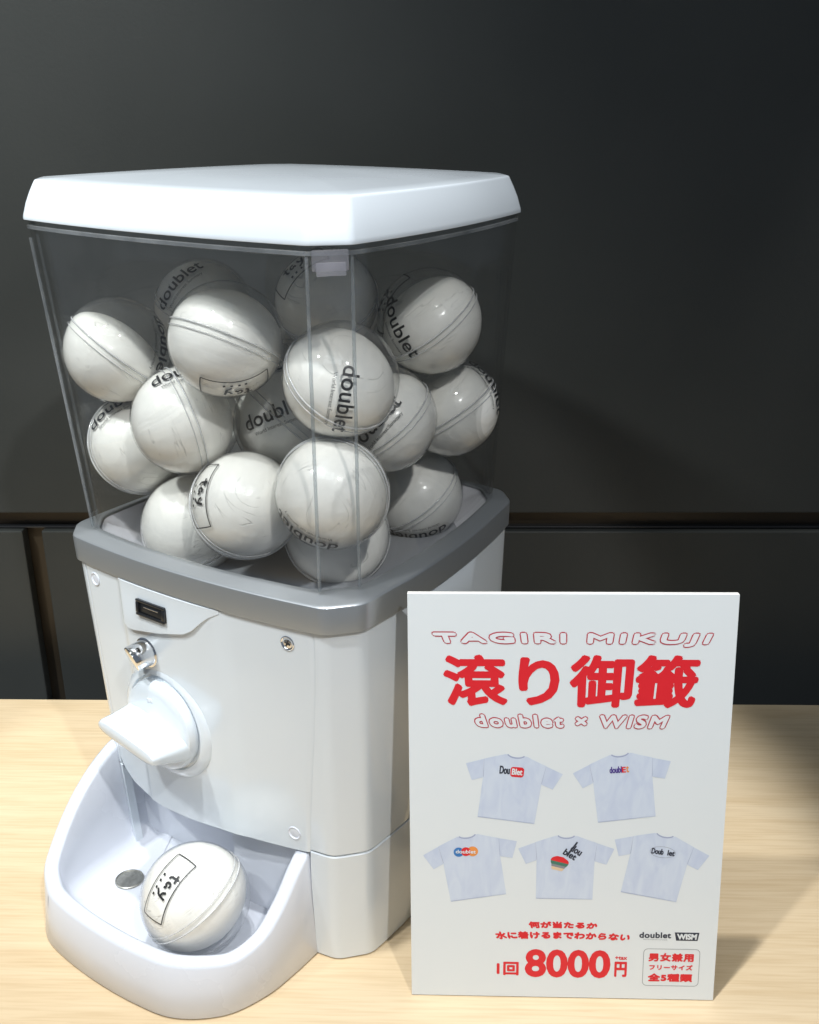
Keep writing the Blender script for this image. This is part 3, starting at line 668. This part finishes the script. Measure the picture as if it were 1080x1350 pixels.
# lower lettering
layered('slogan', fit('何が当たるか', 81.1, 128.3, 55.6, 61.0, .42, .3, .3, 1.08), M['red'])
layered('slogan', fit('水に着けるまでわからない', 58.3, 150.8, 47.2, 53.2, .42, .3, .9, 1.05), M['red'])
layered('price_lettering', fit('1回', 59.5, 74.8, 17.8, 28.5, .42), M['red'])
layered('price_lettering', fit('8000', 79.0, 138.1, 16.6, 39.0, 1.0), M['red'])
layered('price_lettering', fit('円', 140.9, 149.5, 18.0, 30.1, .45), M['red'])
layered('price_lettering', fit('+tax', 141.1, 149.4, 31.7, 34.5, .14), M['red'])
layered('brand_lettering', fit('doublet', 157.0, 178.7, 49.2, 53.8, .22, space=1.05), M['slate'])
layered('brand_lettering', fit('World Interest Summary', 159.7, 176.2, 47.4, 48.5), M['grey'])
bx = flat('brand_box', [poly([(181.0, 53.9), (197.8, 53.9), (196.8, 47.5), (182.2, 47.5)])], M['slate'], dy=.00008)
layered('brand_lettering', fit('WISM', 182.8, 196.2, 48.4, 53.0, .3, .1), M['paper'], .00016)
po = rrect(160.4, 199.1, 11.4, 40.9, 3.2); pi = rrect(160.75, 198.75, 11.75, 40.55, 2.9)
flat('box_outline', [ringp(po, pi)], M['grey'])
layered('size_lettering', fit('男女兼用', 163.9, 195.0, 30.8, 37.6, .36, space=1.1), M['red'])
layered('size_lettering', fit('フリーサイズ', 164.8, 194.6, 24.1, 28.4, .22, space=1.1), M['red'])
layered('size_lettering', fit('全5種類', 164.1, 194.8, 14.8, 21.4, .40, space=1.1), M['red'])

# the five printed shirts (mm, origin at the middle of the hem)
BODY = [(-19.2, 0), (19.2, 0.2), (19.6, 29), (20.8, 43.2), (13.5, 45.8), (8, 48.0), (6.6, 48.3), (4, 46.6), (0, 45.8), (-4, 46.6), (-6.6, 48.3), (-8.5, 47.6), (-14, 45.6), (-20.6, 43.0), (-19.4, 29)]
SL_R = [(19.75, 29.4), (20.9, 43.0), (32.5, 39.0), (27.6, 27.0)]
SL_L = [(-19.55, 29.4), (-20.7, 42.8), (-32.0, 38.0), (-26.6, 26.4)]
def place(pts, cx, cz, deg):
    c, s = math.cos(R(deg)), math.sin(R(deg)); return [(cx + x * c - z * s, cz + x * s + z * c) for x, z in pts]
def shirt(cx, cz, deg, lab):
    s = flat('shirt_print', [poly(place(BODY, cx, cz, deg))], M['lilac']); s['label'] = lab
    flat('sleeve', [poly(place(SL_R, cx, cz, deg))], M['lilac2'], s); flat('sleeve', [poly(place(SL_L, cx, cz, deg))], M['lilac2'], s)
    nk = []
    for k in range(9):
        a = R(200 + 140 * k / 8); nk.append((6.4 * math.cos(a), 49.4 + 3.6 * math.sin(a)))
    n2 = [(x * .86, 49.4 + (z - 49.4) * .72) for x, z in nk]
    q = [(place(nk + n2[::-1], cx, cz, deg), [(i, i + 1, 16 - i, 17 - i) for i in range(8)])]
    flat('neckband', q, M['lilac3'], s, .00014)
    ln = []
    for x0, z0, x1, z1 in ((-19.3, 30, -20.5, 43), (19.6, 30, 20.8, 43), (-19, .5, 19, .7), (8, 12, 11, 30), (-12, 8, -8, 22)):
        dx, dz = x1 - x0, z1 - z0; l = math.hypot(dx, dz); nx, nz = -dz / l * .16, dx / l * .16
        ln.append(poly(place([(x0 + nx, z0 + nz), (x1 + nx * .4, z1 + nz * .4), (x1 - nx * .4, z1 - nz * .4), (x0 - nx, z0 - nz)], cx, cz, deg)))
    for one in ln[:3]: flat('stitch_line', [one], M['lilac3'], s, .00015)
    return s
a = shirt(64.6, 137.3, -7.4, 'shirt print with red lozenge logo')
layered('chest_logo', spin(fit('Dou', 60.0, 66.9, 171.3, 177.2, .22), 68, 174, -4), M['slate'], .0002, a)
flat('chest_logo', spin([poly(rrect(67.3, 76.2, 169.7, 176.9, 1.8))], 68, 174, -4), M['red'], a, .0002)
layered('chest_logo', spin(fit('Blet', 68.2, 75.3, 171.2, 175.8, .18), 68, 174, -4), M['paper'], .0003, a)
b = shirt(145.1, 139.0, 7.5, 'shirt print with small violet and orange wordmark')
layered('chest_logo', spin(fit('doubl', 132.4, 140.6, 173.2, 178.0, .2), 138, 175, 5), M['purple'], .0002, b)
layered('chest_logo', spin(fit('E', 140.6, 143.2, 173.2, 177.4, .18), 138, 175, 5), M['red'], .0002, b)
layered('chest_logo', spin(fit('t', 143.2, 145.2, 173.2, 177.8, .18), 138, 175, 5), M['orange'], .0002, b)
c = shirt(46.6, 78.2, 9.5, 'shirt print with three overlapping blue, red and orange circles')
flat('chest_logo', [disc(33.0, 113.2, 3.5)], M['blue'], c, .0002); flat('chest_logo', [disc(42.4, 114.0, 3.7)], M['orange'], c, .00022); flat('chest_logo', [disc(37.9, 113.7, 3.3)], M['red'], c, .00026)
layered('chest_logo', fit('doublet', 31.0, 44.6, 112.4, 115.2, .1), M['pale'], .0004, c)
d = shirt(104.9, 78.3, -.4, 'shirt print with striped fruit shape and slanted black letters')
bl_ = []
for k in range(28):
    t = 2 * math.pi * k / 28; r = 5.9 + .45 * math.sin(3 * t + .4) + .35 * math.sin(5 * t); bl_.append((r * math.cos(t), r * math.sin(t) * 1.02))
def band_cut(lo, hi):
    """slice of the blob between two heights"""
    L_, R_ = [], []
    for k in range(9):
        z = lo + (hi - lo) * k / 8; xs_ = []
        for (x0, z0), (x1, z1) in zip(bl_, bl_[1:] + bl_[:1]):
            if (z0 - z) * (z1 - z) <= 0 and z0 != z1: xs_.append(x0 + (x1 - x0) * (z - z0) / (z1 - z0))
        if len(xs_) >= 2: L_.append((min(xs_), z)); R_.append((max(xs_), z))
    return L_ + R_[::-1]
for lo, hi, mt in ((1.2, 5.3, 'red'), (-1.2, 1.2, 'green'), (-3.0, -1.2, 'grey'), (-5.2, -3.0, 'tan')):
    flat('chest_logo', [poly(place(band_cut(lo, hi), 100.8, 105.6, -14))], M[mt], d, .0002)
layered('chest_logo', spin(fit('dou', 106.2, 114.4, 115.0, 120.4, .24), 108, 113, -32), M['slate'], .0002, d)
layered('chest_logo', spin(fit('blet', 103.6, 113.2, 110.2, 115.2, .24), 108, 113, -32), M['slate'], .0002, d)
flat('chest_logo', [poly([(105.6, 112.4), (106.6, 111.8), (113.2, 121.6), (112.4, 122.4)])], M['slate'], d, .00034)
e = shirt(161.9, 80.8, -10.9, 'shirt print with black oval wordmark')
layered('chest_logo', spin(fit('Doub', 162.4, 170.6, 113.2, 117.6, .2), 170, 115, -7), M['slate'], .0002, e)
layered('chest_logo', spin(fit('let', 173.2, 178.2, 113.2, 117.4, .2), 170, 115, -7), M['slate'], .0002, e)
el_o = [(170.0 + 8.6 * math.cos(2 * math.pi * k / 30), 115.2 + 4.2 * math.sin(2 * math.pi * k / 30)) for k in range(30)]
el_i = [(170.0 + 8.4 * math.cos(2 * math.pi * k / 30), 115.2 + 4.0 * math.sin(2 * math.pi * k / 30)) for k in range(30)]
flat('chest_logo', spin([ringp(el_o, el_i)], 170, 115, -7), M['grey'], e, .0002)
